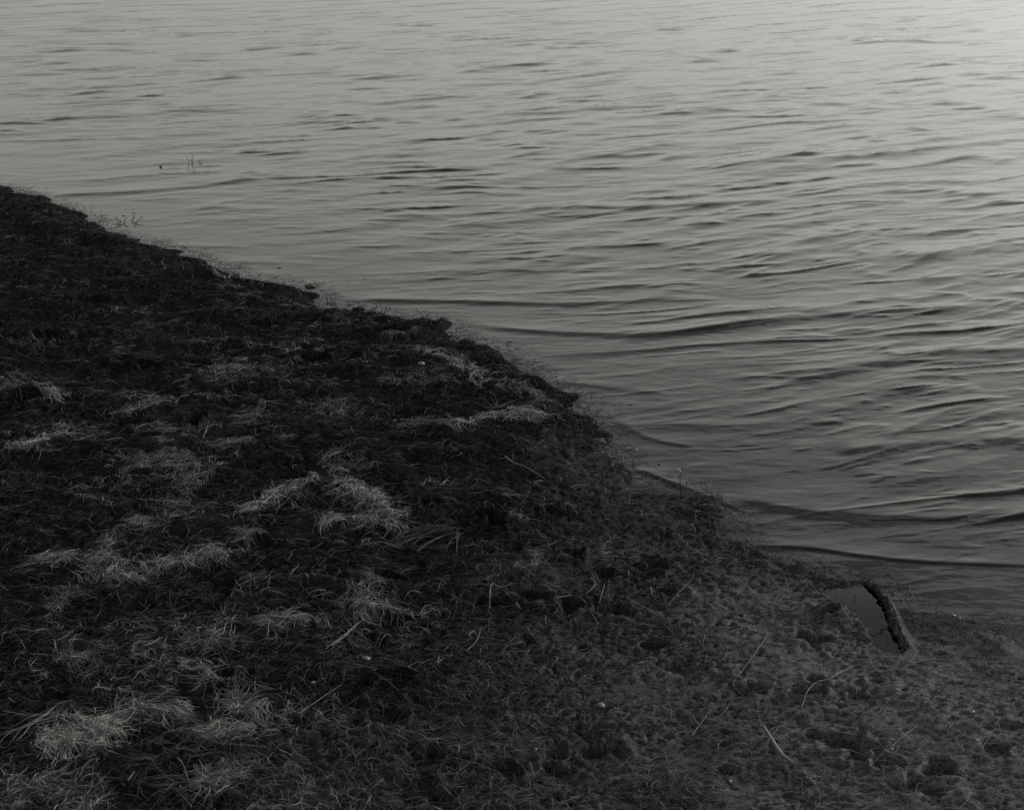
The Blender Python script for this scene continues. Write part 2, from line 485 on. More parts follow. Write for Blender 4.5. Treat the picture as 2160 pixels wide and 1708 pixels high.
def waves(x, y):
    d = -land_coarse(x, y)                        # distance out from the shore
    amp = (0.10 + 0.90 * sstep(0.0, 1.2, d)) * (1.0 + 0.12 * sstep(-.6, 1.6, x - .05 * y)) * (1 + .9 * sstep(5, 12, y))
    # long crests bend as they come in
    wx = x + .10 * noise(x / 1.3, y / 1.6, 61); wy = y + .14 * noise(x / 1.9, y / 1.5, 62) + .03 * noise(x / .5, y / .5, 63)
    env = [0.40 + 1.5 * noise(x / (.60 + .07 * i) + 7.3 * i, y / (.42 + .05 * i), 64 + i) for i in range(8)]
    env = [np.clip(e, 0.04, 1.6) for e in env]
    z = np.zeros_like(x)
    res = 0.00078 * np.maximum(y, 1.5) ** 1.62     # local grid pitch: leave out what it cannot carry
    for k, psi, a, ph, e, lam in WAVES:
        ps = psi + 0.10 * np.tanh(x / 3)
        th = k * (-np.sin(ps) * wx + np.cos(ps) * wy) + ph
        c = np.cos(th - 0.45 * np.sin(th + 0.6))      # steeper on the side towards the shore
        z += a * (c + 0.2 * (c * c - 0.5)) * env[e] * sstep(2.5, 6, lam / res)
    # peaked little crests leaning towards the shore, breaking off and starting again
    tu = .18 + .24 * sstep(.2, 3.2, d); ca, sa = np.cos(tu), np.sin(tu); px_, py_ = wx - .3, wy - 4.5
    for lx, ly, A, sd, lim in ((1.35, .24, .0058, 171, .22), (.85, .125, .0054, 174, .11), (.42, .068, .0036, 177, .058), (.19, .036, .0022, 180, .030)):
        xr = (px_ * ca + py_ * sa) / lx; yr = (-px_ * sa + py_ * ca) / ly
        n0 = noise(xr, yr, sd); n0 = noise(xr, yr - .45 * (1 - np.abs(n0)), sd)
        gate = sstep(-.25, .35, noise(x / (lx * .8) + 3.1, y / (ly * 2.2), sd + 1))
        gate = gate * (.25 + .75 * sstep(-.22, .22, noise(xr * 2.6 + 9.7, yr * 1.1, sd + 2)))
        z += 1.3 * A * (np.exp(-np.abs(n0) * 7.5)) * gate * sstep(2.2, 5, lim / res)
    z *= amp
    for P, h, w1, w2 in CRESTS:
        m = (x > P[:, 0].min() - .6) & (x < P[:, 0].max() + .6) & (y > P[:, 1].min() - .7) & (y < P[:, 1].max() + .7)
        if not m.any():
            continue
        xx, yy = x[m], y[m]
        g, sd, arc = seg_dist(xx, yy, P)
        g = np.maximum(0, g + 0.0)
        w = np.where(sd > 0, w2, w1) * .62 * (1 + .35 * noise(xx / .3, yy / .3, 66))
        taper = sstep(0, .12, arc) * sstep(1.0, .8, arc)
        z[m] += (.52 * h) * np.exp(-(g / w) ** np.where(sd > 0, 1.2, 1.8)) * taper * (0.85 + .5 * noise(xx / .35, yy / .5, 67))
    return z * sstep(300, 40, np.hypot(x, y))

def land_coarse(x, y):
    d, s, _ = seg_dist(x, y, SHORE)
    return -d * s

wy_rows = np.concatenate([[-60, -10, 0.5, 1.2, 1.6], spread(2.0, 26, 1100, 1.62), 26 + np.geomspace(.3, 1100, 60)])
V, Q = grid_mesh(columns(450), wy_rows, lambda u, y: u * (0.52 * np.maximum(y, 1.5) + 0.18), waves,
                 keep=lambda X, Y: land_coarse(X, Y) < 0.25)
w_ob = obj('lake_water', mesh_np('lake_water', V, Q, WATER)); tag(w_ob, kind='structure')

# ------------------------------------------------------------------ fibres
def strands(p0, ang, length, curl, lift, width, K=6, tube=True, wob=0.0, zoff=0.0, up=None, lock=1):
    """strands lying on the ground: start points (n,2), heading, length, curl, arch height, width"""
    n = len(p0)
    P = np.zeros((n, K, 2)); P[:, 0] = p0
    a = ang.copy(); step = length / (K - 1)
    def rnd():                                    # strands of one lock bend together
        g = np.repeat(rng.normal(0, 1, (n + lock - 1) // lock), lock)[:n]
        return g if lock == 1 else g * .93 + rng.normal(0, .36, n)
    cur = rnd() * curl
    for k in range(1, K):
        a = a + cur / (K - 1) + rnd() * wob
        P[:, k, 0] = P[:, k - 1, 0] + np.cos(a) * step
        P[:, k, 1] = P[:, k - 1, 1] + np.sin(a) * step
    t = np.linspace(0, 1, K)[None, :]
    G = ground(P[..., 0].ravel(), P[..., 1].ravel()).reshape(n, K)
    # a fibre bridges small hollows instead of following every grain
    Gs = G.copy()
    for _ in range(2):
        Gs[:, 1:-1] = np.maximum(Gs[:, 1:-1], (Gs[:, :-2] + Gs[:, 2:]) / 2)
    Z = Gs + zoff + lift[:, None] * np.sin(np.pi * np.clip(t * rng.uniform(.7, 1.2, (n, 1)), 0, 1)) + 0.0008
    if up is not None:
        Z = Z + up[:, None] * t ** 1.5
    Z = np.maximum(Z, 0.002)
    C = np.concatenate([P, Z[..., None]], -1)
    T = np.gradient(C, axis=1); T /= np.linalg.norm(T, axis=2, keepdims=True) + 1e-9
    S = np.cross(T, np.array([0, 0, 1.0])); S /= np.linalg.norm(S, axis=2, keepdims=True) + 1e-9
    N = np.cross(S, T)
    w = width[:, None, None] * (0.35 + 0.65 * np.sin(np.pi * (0.12 + 0.8 * t)))[..., None]
    if tube:
        ring = [C + w * (S * math.cos(q) + N * math.sin(q)) * .5 for q in (math.pi / 2, math.pi * 7 / 6, math.pi * 11 / 6)]
    else:
        tw = rng.uniform(-.8, .8, (n, 1, 1))
        R = S * np.cos(tw) + N * np.sin(tw)
        ring = [C - R * w * .5, C + R * w * .5]
    m = len(ring)
    V = np.stack(ring, 2).reshape(-1, 3)
    base = (np.arange(n)[:, None, None] * K + np.arange(K - 1)[None, :, None]) * m
    j = np.arange(m if m > 2 else 1)[None, None, :]; j2 = (j + 1) % m
    Q = np.stack([base + j, base + j2, base + m + j2, base + m + j], -1).reshape(-1, 4)
    return V, Q

def join(parts):
    Vs, Qs, o = [], [], 0
    for v, q in parts:
        Vs.append(v); Qs.append(q + o); o += len(v)
    return np.concatenate(Vs), np.concatenate(Qs)

def flow_angle(x, y):
    return 0.30 + 1.0 * fbm(x / .38, y / .30, 81, 2)

def scatter(n, dens):
    """random points of the visible bank, picked by density"""
    out = []
    got = 0
    while got < n:
        m = n * 3
        y = 1.6 + (7.3 - 1.6) * rng.random(m) ** 1.5
        x = rng.uniform(-.58, .58, m) * (y + .3)
        d = land_coarse(x, y)
        k = (d > -.09) & (rng.random(m) < dens(x, y, d))
        out.append(np.stack([x[k], y[k]], 1)); got += k.sum()
    return np.concatenate(out)[:n]

# dead grass matted over the bank: nobody could count it
N1 = 58000
p = scatter(N1, lambda x, y, d: (0.06 + .94 * (1 - muddy(x, y))) * (0.35 + .65 * sstep(-.15, .25, fbm(x / .3, y / .2, 83, 2))))
a = flow_angle(p[:, 0], p[:, 1]) + rng.normal(0, .55, N1) + math.pi * rng.integers(0, 2, N1)
p = np.repeat(p[::4], 4, 0)[:N1] + rng.normal(0, .006, (N1, 2)); a = np.repeat(a[::4], 4)[:N1] + rng.normal(0, .3, N1)
v1 = strands(p, a, rng.uniform(.012, .065, N1), .8, rng.gamma(1.5, .0014, N1), rng.uniform(.0003, .0009, N1), 5, False, wob=.16, lock=4)
N2 = 34000
p = scatter(N2, lambda x, y, d: .12 + .88 * muddy(x, y))
a = -.45 + rng.normal(0, .75, N2) + math.pi * rng.integers(0, 2, N2)
v2 = strands(p, a, rng.uniform(.012, .06, N2), 1.0, rng.gamma(1.5, .0016, N2), rng.uniform(.0003, .0008, N2), 4, False, wob=.22)
o = obj('dead_grass_mat', mesh_np('dead_grass_mat', *v1, DARK_FIBRE))
tag(o, 'dark dead grass matted flat over the muddy bank', 'grass', kind='stuff')
o = obj('mud_fibres', mesh_np('mud_fibres', *v2, MUD_FIBRE))
tag(o, 'short muddy plant fibres trodden into the bare silt', 'plant litter', kind='stuff')
# greyer dry fibres in drifts through it
N3 = 13000
p = scatter(N3, lambda x, y, d: (0.02 + .98 * (1 - muddy(x, y))) * sstep(.10, .45, fbm(x / .28, y / .16, 91, 3)) * sstep(7.2, 4.5, y))
a = flow_angle(p[:, 0], p[:, 1]) + rng.normal(0, .8, N3) + math.pi * rng.integers(0, 2, N3)
p = np.repeat(p[::5], 5, 0)[:N3] + rng.normal(0, .004, (N3, 2)); a = np.repeat(a[::5], 5)[:N3] + rng.normal(0, .25, N3)
o = obj('dry_root_fibres', mesh_np('dry_root_fibres', *strands(p, a, rng.uniform(.012, .055, N3), 1.2, rng.gamma(2, .0012, N3),
                                   rng.uniform(.0003, .0008, N3), 6, False, wob=.28, zoff=.002, lock=5), GREY_FIBRE))
tag(o, 'thin grey dry root fibres tangled through the dark mat', 'grass', kind='stuff')
# stubble sticking up along the water line
N4 = 5000
t = rng.random(N4); S_ = smooth([at(*q) for q in SHORE_PX[2:45]], 1)
cum = np.concatenate([[0], np.cumsum(np.hypot(*(S_[1:] - S_[:-1]).T))]); cum /= cum[-1]
p = np.stack([np.interp(t, cum, S_[:, 0]), np.interp(t, cum, S_[:, 1])], 1) + rng.normal(0, .05, (N4, 2))
o = obj('shore_stubble', mesh_np('shore_stubble', *strands(p, rng.uniform(0, 6.28, N4), rng.uniform(.01, .035, N4), 1, rng.gamma(1.5, .002, N4),
        rng.uniform(.0006, .0016, N4), 5, False, wob=.4, up=rng.gamma(1.2, .006, N4)), DARK_FIBRE))
tag(o, 'short dark stubble and weed scraps fringing the water line', 'grass', kind='stuff')

# pale tufts one can tell apart: spine in the picture, spread in metres, strands, curl, lift, material, label
TUFTS = [
    ([(400, 716), (520, 722), (640, 732), (700, 742)], .025, 150, 1.5, .010, 'g', 'thin grey straw streak along a low ridge, above the long slit hollow'),
    ([(410, 800), (500, 775), (600, 790)], .07, 420, 2.8, .014, 'g', 'broad grey tangle of curly dry fibres just right of the slit hollow'),
    ([(85, 826), (112, 832), (130, 840)], .018, 150, 1.6, .014, 'p', 'small bright straw tuft on the far rim of the deepest hollow at left'),
    ([(10, 812), (40, 818)], .03, 90, 2.2, .012, 'g', 'grey straw wisp at the left picture edge above the deepest hollow'),
    ([(15, 940), (60, 938), (95, 922), (160, 902)], .018, 210, 1.0, .012, 'p', 'bright straw streak at the left edge, tapering to the right, below the deepest hollow'),
    ([(240, 872), (300, 852), (350, 846)], .022, 150, 1.4, .012, 'p', 'slanting pale straw wisp left of the dark gap, upper of two'),
    ([(270, 905), (330, 902), (420, 912)], .018, 140, 1.2, .010, 'g', 'grey level straw strip just above the largest grey tangle'),
    ([(250, 985), (330, 960), (410, 990)], .08, 480, 3.0, .014, 'g', 'largest grey tangle of dry fibre on the left of the bank'),
    ([(370, 1028), (405, 1016), (435, 995)], .025, 130, 2.0, .012, 'p', 'pale straw wisp at the lower right corner of the largest grey tangle'),
    ([(440, 946), (490, 933), (530, 928)], .012, 90, .7, .012, 'p', 'thin straight pale straw streak to the right of the standing seed plume'),
    ([(520, 1080), (570, 1045), (620, 1022), (690, 1004)], .022, 240, 1.0, .014, 'p', 'long slanting pale straw streak left of the brightest ring of straw'),
    ([(705, 1012), (750, 1022), (775, 1050), (800, 1078), (865, 1088)], .028, 420, 1.8, .020, 'p', 'brightest ring of tangled straw in the middle of the bank'),
    ([(690, 1100), (740, 1090), (790, 1095)], .020, 150, 1.0, .012, 'p', 'pale straw strip under the brightest ring of straw'),
    ([(278, 1104), (310, 1102)], .020, 120, 2.0, .014, 'p', 'small pale straw knot alone between the two largest tangles'),
    ([(240, 1125), (225, 1155), (205, 1185)], .02, 150, 1.6, .014, 'g', 'grey wisp running down into the looped straw drift'),
    ([(55, 1182), (120, 1178), (190, 1176)], .014, 170, 1.0, .010, 'p', 'straight pale straw strip reaching to the left of the looped drift'),
    ([(190, 1185), (205, 1212), (240, 1224), (300, 1205), (360, 1188), (440, 1170)], .022, 460, 1.6, .018, 'p', 'long looped pale straw drift on the lower left bank'),
    ([(430, 1165), (470, 1168)], .025, 130, 2.0, .016, 'p', 'pale straw knot at the right end of the looped drift'),
    ([(490, 1130), (530, 1124)], .022, 90, 1.6, .012, 'g', 'small grey wisp up and to the right of the looped drift'),
    ([(760, 1226), (800, 1230)], .022, 90, 2.4, .014, 'p', 'small pale star shaped straw wisp above the coarse round tuft'),
    ([(745, 1275), (780, 1285), (800, 1298)], .035, 210, 1.8, .018, 'p', 'coarse round straw tuft left of the oval hole'),
    ([(520, 1322), (580, 1312), (630, 1306), (685, 1318)], .014, 220, .9, .012, 'p', 'level pale straw streak left of the coarse round tuft'),
    ([(105, 1280), (150, 1268)], .03, 130, 2.2, .014, 'g', 'dim grey straw tuft under the looped drift near the left edge'),
    ([(400, 1400), (430, 1415), (470, 1430), (500, 1440)], .022, 190, 1.5, .016, 'p', 'slanting pale straw wisp beside the dark hollow at lower left'),
    ([(225, 1518), (290, 1498), (340, 1490), (400, 1508)], .014, 280, .7, .014, 'p', 'swept pale straw arch above the biggest near tuft'),
    ([(95, 1572), (150, 1548), (200, 1535), (250, 1548)], .032, 460, 1.5, .022, 'p', 'biggest and brightest near straw tuft at lower left'),
    ([(470, 1478), (520, 1492), (545, 1515)], .024, 200, 1.8, .018, 'p', 'curly pale straw knot right of the swept arch'),
    ([(435, 1550), (480, 1535), (525, 1540)], .018, 160, 1.5, .014, 'p', 'small pale straw fringe just under the curly knot'),
    ([(410, 1655), (460, 1650), (500, 1636)], .020, 170, 1.2, .014, 'p', 'blurred pale straw wisp near the bottom edge'),
    ([(20, 1690), (50, 1668)], .03, 130, 2.0, .016, 'g', 'blurred grey straw clump in the bottom left corner'),
    ([(885, 742), (940, 750), (985, 770), (1010, 795)], .028, 260, 1.5, .014, 'p', 'pale straw drift curving down near the shore, farthest of the bright ones'),
    ([(800, 800), (870, 790), (930, 795)], .03, 190, 1.8, .012, 'g', 'grey straw band left of the farthest bright drift'),
    ([(960, 893), (1020, 880), (1075, 868), (1150, 886)], .020, 330, 1.0, .014, 'p', 'bright level straw windrow ending close to the water edge'),
    ([(1040, 808), (1110, 825), (1170, 850)], .03, 210, 1.8, .014, 'g', 'grey straw scatter on the shore shoulder above the level windrow'),
    ([(640, 850), (690, 862), (730, 870)], .03, 170, 2.2, .012, 'g', 'grey curly wisp in the middle of the far bank'),
    ([(815, 712), (850, 706), (885, 700)], .010, 90, .8, .008, 'p', 'short pale straw lip under the farthest shore hollow'),
    ([(510, 885), (560, 876)], .035, 130, 2.4, .012, 'g', 'grey wisp between the slit hollow and the seed plume'),
    ([(830, 900), (900, 892), (960, 895)], .018, 130, .9, .010, 'g', 'thin grey strip leading into the level windrow from the left'),
    ([(1080, 1085), (1105, 1092)], .016, 60, 2.0, .012, 'p', 'tiny pale sprig beside the diagonal gully'),
    ([(1125, 1180), (1138, 1195)], .014, 50, 2.0, .012, 'p', 'tiny pale sprig right of the fan of stalks'),
    ([(430, 1330), (470, 1345)], .04, 110, 2.0, .012, 'g', 'faint grey tangle left of the level near streak'),
    ([(130, 1380), (190, 1400)], .05, 150, 2.0, .012, 'g', 'faint grey tangle under the dim left tuft'),
    ([(700, 640 + 330), (760, 980)], .04, 110, 2.0, .010, 'g', 'faint grey wisp directly above the brightest ring'),
    ([(330, 1060), (400, 1065)], .04, 130, 2.0, .010, 'g', 'faint grey wisp below the largest grey tangle'),
]
def lift_at(px, py):
    z = 0.05
    for _ in range(4):
        x, y = at(px, py, z)
        z = float(ground(np.array([x]), np.array([y]))[0])
    return x, y, z

for spine, sp, n, curl, lift, mt, label in TUFTS:
    W = smooth([lift_at(*q)[:2] for q in spine], 2)
    cum = np.concatenate([[0], np.cumsum(np.hypot(*(W[1:] - W[:-1]).T))]); cum /= cum[-1]
    n = int(n * 2.0); sp *= .6; lift *= .26; curl *= .75
    t = rng.beta(1.3, 1.3, n)
    p = np.stack([np.interp(t, cum, W[:, 0]), np.interp(t, cum, W[:, 1])], 1)
    p2 = np.stack([np.interp(np.clip(t + .03, 0, 1), cum, W[:, 0]), np.interp(np.clip(t + .03, 0, 1), cum, W[:, 1])], 1)
    a = np.arctan2(p2[:, 1] - p[:, 1], p2[:, 0] - p[:, 0]); a[t > .97] = a[np.argmin(np.abs(t - .95))]
    r = np.abs(rng.normal(0, 1, n)) ** 1.15 * np.sign(rng.normal(0, 1, n))
    L = rng.uniform(.012, .065, n); far = rng.random(n) < .22; L[far] *= 1.7; r[far] *= 2.0
    p = p + np.stack([rng.normal(0, sp * .9, n), r * sp], 1)
    a = a + rng.normal(0, .25 + .28 * curl, n) + math.pi * rng.integers(0, 2, n)
    LK = 9                                          # strands cling together in locks
    def lk(q):
        return np.repeat(q[::LK], LK, 0)[:n]
    p = lk(p) + rng.normal(0, .0045, (n, 2)); a = lk(a) + rng.normal(0, .22, n); L = lk(L) * rng.uniform(.6, 1.25, n)
    p = p - np.stack([np.cos(a), np.sin(a)], 1) * L[:, None] * .5
    V, Q = strands(p, a, L, curl, rng.gamma(2, lift / 2.6, n), rng.uniform(.0003, .0008, n), 7, False, wob=.2 + .14 * curl,
                   zoff=.002, lock=LK)
    o = obj('straw_tuft', mesh_np('straw_tuft', V, Q, (BRIGHT_FIBRE if 'bright' in label else PALE_FIBRE) if mt == 'p' else GREY_FIBRE))
    recentre(o)
    tag(o, label, 'straw tuft', 'dry straw tufts lying on the bank')

# ------------------------------------------------------------------ single things
def tube_curve(pts, rad, sides=6, seed=0, rough=0.15):
    """a tapered, slightly knobbly rod through points"""
    P = np.array(pts, float); n = len(P)
    R = np.broadcast_to(np.array(rad, float), (n,)) if np.ndim(rad) else np.full(n, rad)
    r = np.random.default_rng(seed)
    T = np.gradient(P, axis=0); T /= np.linalg.norm(T, axis=1, keepdims=True)
    ref = np.array([0.3, 0.2, 1.0]); S = np.cross(T, ref); S /= np.linalg.norm(S, axis=1, keepdims=True); N = np.cross(S, T)
    V = []
    for i in range(n):
        for j in range(sides):
            q = 2 * math.pi * j / sides
            V.append(P[i] + (S[i] * math.cos(q) + N[i] * math.sin(q)) * R[i] * (1 + rough * r.normal()))
    V += [P[0], P[-1]]
    Q = [[i * sides + j, i * sides + (j + 1) % sides, (i + 1) * sides + (j + 1) % sides, (i + 1) * sides + j] for i in range(n - 1) for j in range(sides)]
    for j in range(sides):
        Q.append([n * sides, (j + 1) % sides, j, j])
        Q.append([n * sides + 1, (n - 1) * sides + j, (n - 1) * sides + (j + 1) % sides, (n - 1) * sides + (j + 1) % sides])
    me = bpy.data.meshes.new('rod')
    me.from_pydata([tuple(v) for v in V], [], [q[:3] if q[2] == q[3] else q for q in Q])
    me.polygons.foreach_set('use_smooth', [True] * len(me.polygons))
    return me

def rod(name, px, rad, mat, label, cat, lift=0.002, group=None, seed=0, parent=None, n=3):
    W = []
    for q in px:
        x, y, z = lift_at(*q[:2])
        W.append((x, y, max(z, 0) + lift + (q[2] if len(q) > 2 else 0)))
    W = smooth(W, n)
    R = np.interp(np.linspace(0, 1, len(W)), np.linspace(0, 1, len(rad)), rad)
    me = tube_curve(W, R, 6, seed); me.materials.append(mat)
    o = obj(name, me, parent)
    if not parent:
        recentre(o); tag(o, label, cat, group)
    return o

# boot print: two shallow pools and a crumbled mud wall
bx, by, bz = lift_at(1868, 1310)
boot = bpy.data.objects.new('boot_print', None); sc.collection.objects.link(boot)
boot.location = (bx, by, 0); tag(boot, 'water-filled boot print with a crumbled dark mud wall at the water edge', 'boot print')
for nm, poly, lvl in (('sole_puddle', SOLE, .0065), ('heel_puddle', HEEL, .0072)):
    q_ = poly[:-1]; t_ = np.roll(q_, -1, 0) - np.roll(q_, 1, 0); t_ /= np.linalg.norm(t_, axis=1, keepdims=True)
    n_ = np.stack([-t_[:, 1], t_[:, 0]], 1); q_ = q_ + n_ * .016           # outline runs clockwise seen from above
    me = bpy.data.meshes.new(nm)
    me.from_pydata([(a - bx, b - by, lvl) for a, b in q_[::-1]], [], [tuple(range(len(q_)))])
    me.materials.append(PUDDLE)
    obj(nm, me, boot)
K, M = 150, 22
Rp = RIM; cum = np.concatenate([[0], np.cumsum(np.hypot(*(Rp[1:] - Rp[:-1]).T))]); cum /= cum[-1]
ts = np.linspace(0, 1, K)
C = np.stack([np.interp(ts, cum, Rp[:, 0]), np.interp(ts, cum, Rp[:, 1])], 1)
T = np.gradient(C, axis=0); T /= np.linalg.norm(T, axis=1, keepdims=True)
Nn = np.stack([-T[:, 1], T[:, 0]], 1)            # points away from the pools (rim runs towards us)
V = np.zeros((K, M, 3))
for j in range(M):
    q = j / (M - 1)
    # profile across: steep, slightly undercut wall on the pool side, crumbly back slope
    off = np.interp(q, [0, .12, .3, .45, .7, 1], [-.004, -.002, -.006, .001, .009, .022])
    hh = np.interp(q, [0, .12, .3, .45, .7, 1], [-.02, .004, .019, .023, .012, -.012])
    size = (0.45 + .55 * np.sin(np.pi * np.clip(ts * .9 + .1, 0, 1)) ** .6) * sstep(0, .04, ts) * sstep(1, .97, ts)
    wob = .009 * noise(ts * 14, np.full(K, 3.0), 101)
    X = C[:, 0] + Nn[:, 0] * (off * (0.6 + .4 * size) + wob); Y = C[:, 1] + Nn[:, 1] * (off * (0.6 + .4 * size) + wob)
    nz = (.004 if q < .4 else .009) * noise(X / .014, Y / .014 + q * 5, 103) + .007 * noise(X / .006, Y / .006 + q * 9, 104)
    V[:, j] = np.stack([X + .4 * nz - bx, Y + .4 * nz - by, np.where(hh > 0, hh * size, hh) + nz * size * (.3 if q < .1 else 1)], 1)
idx = np.arange(K * M).reshape(K, M)
Qr = np.stack([idx[:-1, :-1], idx[:-1, 1:], idx[1:, 1:], idx[1:, :-1]], -1).reshape(-1, 4)
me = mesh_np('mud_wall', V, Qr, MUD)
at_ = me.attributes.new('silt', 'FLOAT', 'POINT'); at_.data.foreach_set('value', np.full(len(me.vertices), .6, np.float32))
obj('mud_wall', me, boot)

# sticks, stalks and blades
rod('twig', [(1065, 968), (1085, 982), (1110, 990), (1130, 1003), (1150, 1014)], [.0035, .003, .0022, .001], TWIG,
    'thin dark stick lying on the bank below the level windrow', 'stick', .006, seed=1)
rod('twig', [(1934, 1402), (1955, 1397), (1975, 1396), (1996, 1401)], [.001, .0022, .002, .001], TWIG,
    'thin bowed dark twig on the mud below the boot print', 'stick', .006, seed=2)
rod('driftwood', [(450, 578), (460, 583), (474, 592)], [.008, .009, .006], REED,
    'short pale driftwood piece at the far water line', 'driftwood', .010, seed=3)
for i, (px, lab) in enumerate([
    ([(690, 1370), (725, 1345), (768, 1310)], 'long straight pale stalk running up to the coarse round tuft'),
    ([(700, 1366), (735, 1340), (752, 1318)], 'shorter pale stalk lying beside the long straight one'),
    ([(1033, 1300), (1034, 1272), (1055, 1245), (1080, 1234)], 'curved thin grey stalk just above the oval hole'),
    ([(1460, 1555), (1475, 1535), (1500, 1500)], 'thin grey stalk on bare mud near the bottom centre right'),
    ([(1320, 1265), (1350, 1285), (1390, 1300)], 'bent pale stem on the mud right of the forked stems'),
    ([(985, 1375), (1008, 1352), (1014, 1330)], 'little forked pale stem below the oval hole'),
    ([(1750, 1440), (1790, 1415), (1830, 1400)], 'long thin grey stem left of the bowed twig'),
    ([(1860, 1600), (1900, 1560), (1935, 1535)], 'thin grey stem on the silt at lower right'),
    ([(630, 1510), (690, 1470), (720, 1450)], 'single thin stem right of the curly straw knot'),
    ([(1560, 1430), (1600, 1370), (1620, 1340)], 'thin curved stem on the bare mud left of the boot print'),
    ([(1690, 1500), (1705, 1460), (1760, 1430)], 'thin twig crossing the small pit left of the lower silt'),
    ([(1175, 1265), (1225, 1285), (1262, 1322)], 'straight pale stem across the shallow hollow'),
    ([(1245, 1225), (1260, 1240), (1232, 1262)], 'forked pale stem above the shallow hollow'),
    ([(1275, 1235), (1268, 1262), (1258, 1290)], 'upright leaning pale stem at the right of the shallow hollow'),
    ([(1120, 1262), (1150, 1268), (1175, 1262)], 'short pale stem at the left of the shallow hollow'),
    ([(375, 1605), (388, 1620), (398, 1650)], 'blurred pale stem under the biggest near tuft'),
    ([(270, 1650), (285, 1632)], 'short blurred stem left of the bottom wisp'),
    ([(1450, 1238), (1430, 1262), (1405, 1285)], 'pale forked stalk hanging below the right hand pit'),
    ([(1395, 1255), (1420, 1250), (1470, 1235)], 'pale stalk along the lip of the right hand pit')]):
    rod('dry_stalk', px, [.0006, .0007, .0003], DULL_STRAW if i > 2 else STRAW, lab, 'stalk', .006, 'loose dry stalks on the mud', 10 + i)
# the fan of stalks
fx, fy, fz = lift_at(972, 1122)
fan = bpy.data.objects.new('stalk_fan', None); sc.collection.objects.link(fan); fan.location = (fx, fy, fz)
tag(fan, 'fan of coarse dry stalks spreading left from one point on the bank', 'stalks')
for i in range(24):
    q = i / 23
    ex = 972 - 30 - (115 * math.sin(q * 1.5 + .2)) + random.uniform(-14, 14); ey = 1175 - q * 45 + random.uniform(-10, 10)
    if q < .17:
        ex = 955 + random.uniform(-25, 30); ey = 1165 + random.uniform(-8, 12)
    W = []
    sx, sy = 968 + random.uniform(-14, 10), 1122 + random.uniform(-8, 10)
    for k in range(4):
        f = k / 3
        x, y, z = lift_at(sx + (ex - sx) * f + random.uniform(-4, 4), sy + (ey - sy) * f - 6 * math.sin(f * 3.14))
        W.append((x - fx, y - fy, z - fz + .004 + .014 * math.sin(f * 2.6) * random.random()))
    me = tube_curve(smooth(W, 2), np.linspace(.0006, .0003, len(smooth(W, 2))), 4, i); me.materials.append(REED)
    obj('stalk', me, fan)
# striped reed blade at lower right
W = smooth([lift_at(*q) for q in [(1608, 1536), (1625, 1560), (1645, 1592), (1662, 1610), (1680, 1632)]], 3)
V, Qb = [], []
for i, c in enumerate(W):
    f = i / (len(W) - 1); w = .0042 * math.sin(math.pi * (0.12 + .8 * f)) + .0008
    t = W[min(i + 1, len(W) - 1)] - W[max(i - 1, 0)]; s = np.array([t[1], -t[0]]); s /= np.linalg.norm(s)
    for e, dz in ((-1, 0), (0, .0025), (1, 0)):
        V.append((c[0] + s[0] * e * w, c[1] + s[1] * e * w, c[2] + .009 + dz))
for i in range(len(W) - 1):
    for e in range(2):
        Qb.append((i * 3 + e, i * 3 + e + 1, i * 3 + e + 4, i * 3 + e + 3))
o = obj('reed_blade', mesh_np('reed_blade', V, np.array(Qb), REED)); recentre(o)
md = o.modifiers.new('thickness', 'SOLIDIFY'); md.thickness = .0008
tag(o, 'flat pale reed blade lying on bare mud near the bottom right', 'reed blade')

def standing(name, px, py, hs, label, cat, rad=.0022, spread_=.03, seed=0, mat=TWIG, head=0):
    """small upright weed: several bent stems out of one foot"""
    r = np.random.default_rng(seed)
    x, y, z = lift_at(px, py); z = max(z, 0)
    root = bpy.data.objects.new(name, None); sc.collection.objects.link(root); root.location = (x, y, z - .006)
    for h, dx in hs:
        W = [(dx * .5, r.normal(0, .006), 0)]
        for k in range(1, 5):
            f = k / 4
            W.append((dx * (0.5 + .5 * f) + r.normal(0, spread_ * .16), W[0][1] + r.normal(0, .006), h * f))
        if head:
            W.append((W[-1][0] + r.choice([-1, 1]) * h * .18, W[-1][1], h * .93))
        P = smooth(W, 2)
        me = tube_curve(P, np.linspace(rad, rad * .4, len(P)), 5, seed); me.materials.append(mat)
        st = obj('stem', me, root)
        for _ in range(2 if h > .035 else 1):
            i = int(r.integers(len(P) // 2, len(P) - 1)); c = P[i]
            a = r.uniform(0, 6.28); l = h * r.uniform(.15, .3)
            d = np.array([math.cos(a), math.sin(a) * .6, r.uniform(-.2, .7)]) * l
            s = np.cross(d, [0, 0, 1.0]); s = s / np.linalg.norm(s) * l * .28
            me = bpy.data.meshes.new('leaf')
            me.from_pydata([tuple(c), tuple(c + d * .5 + s), tuple(c + d), tuple(c + d * .5 - s), tuple(c + d * .5 + np.array([0, 0, l * .12]))], [],
                           [(0, 1, 4), (1, 2, 4), (2, 3, 4), (3, 0, 4)])
            me.materials.append(WEED); obj('leaf', me, st)
    tag(root, label, cat)
    return root

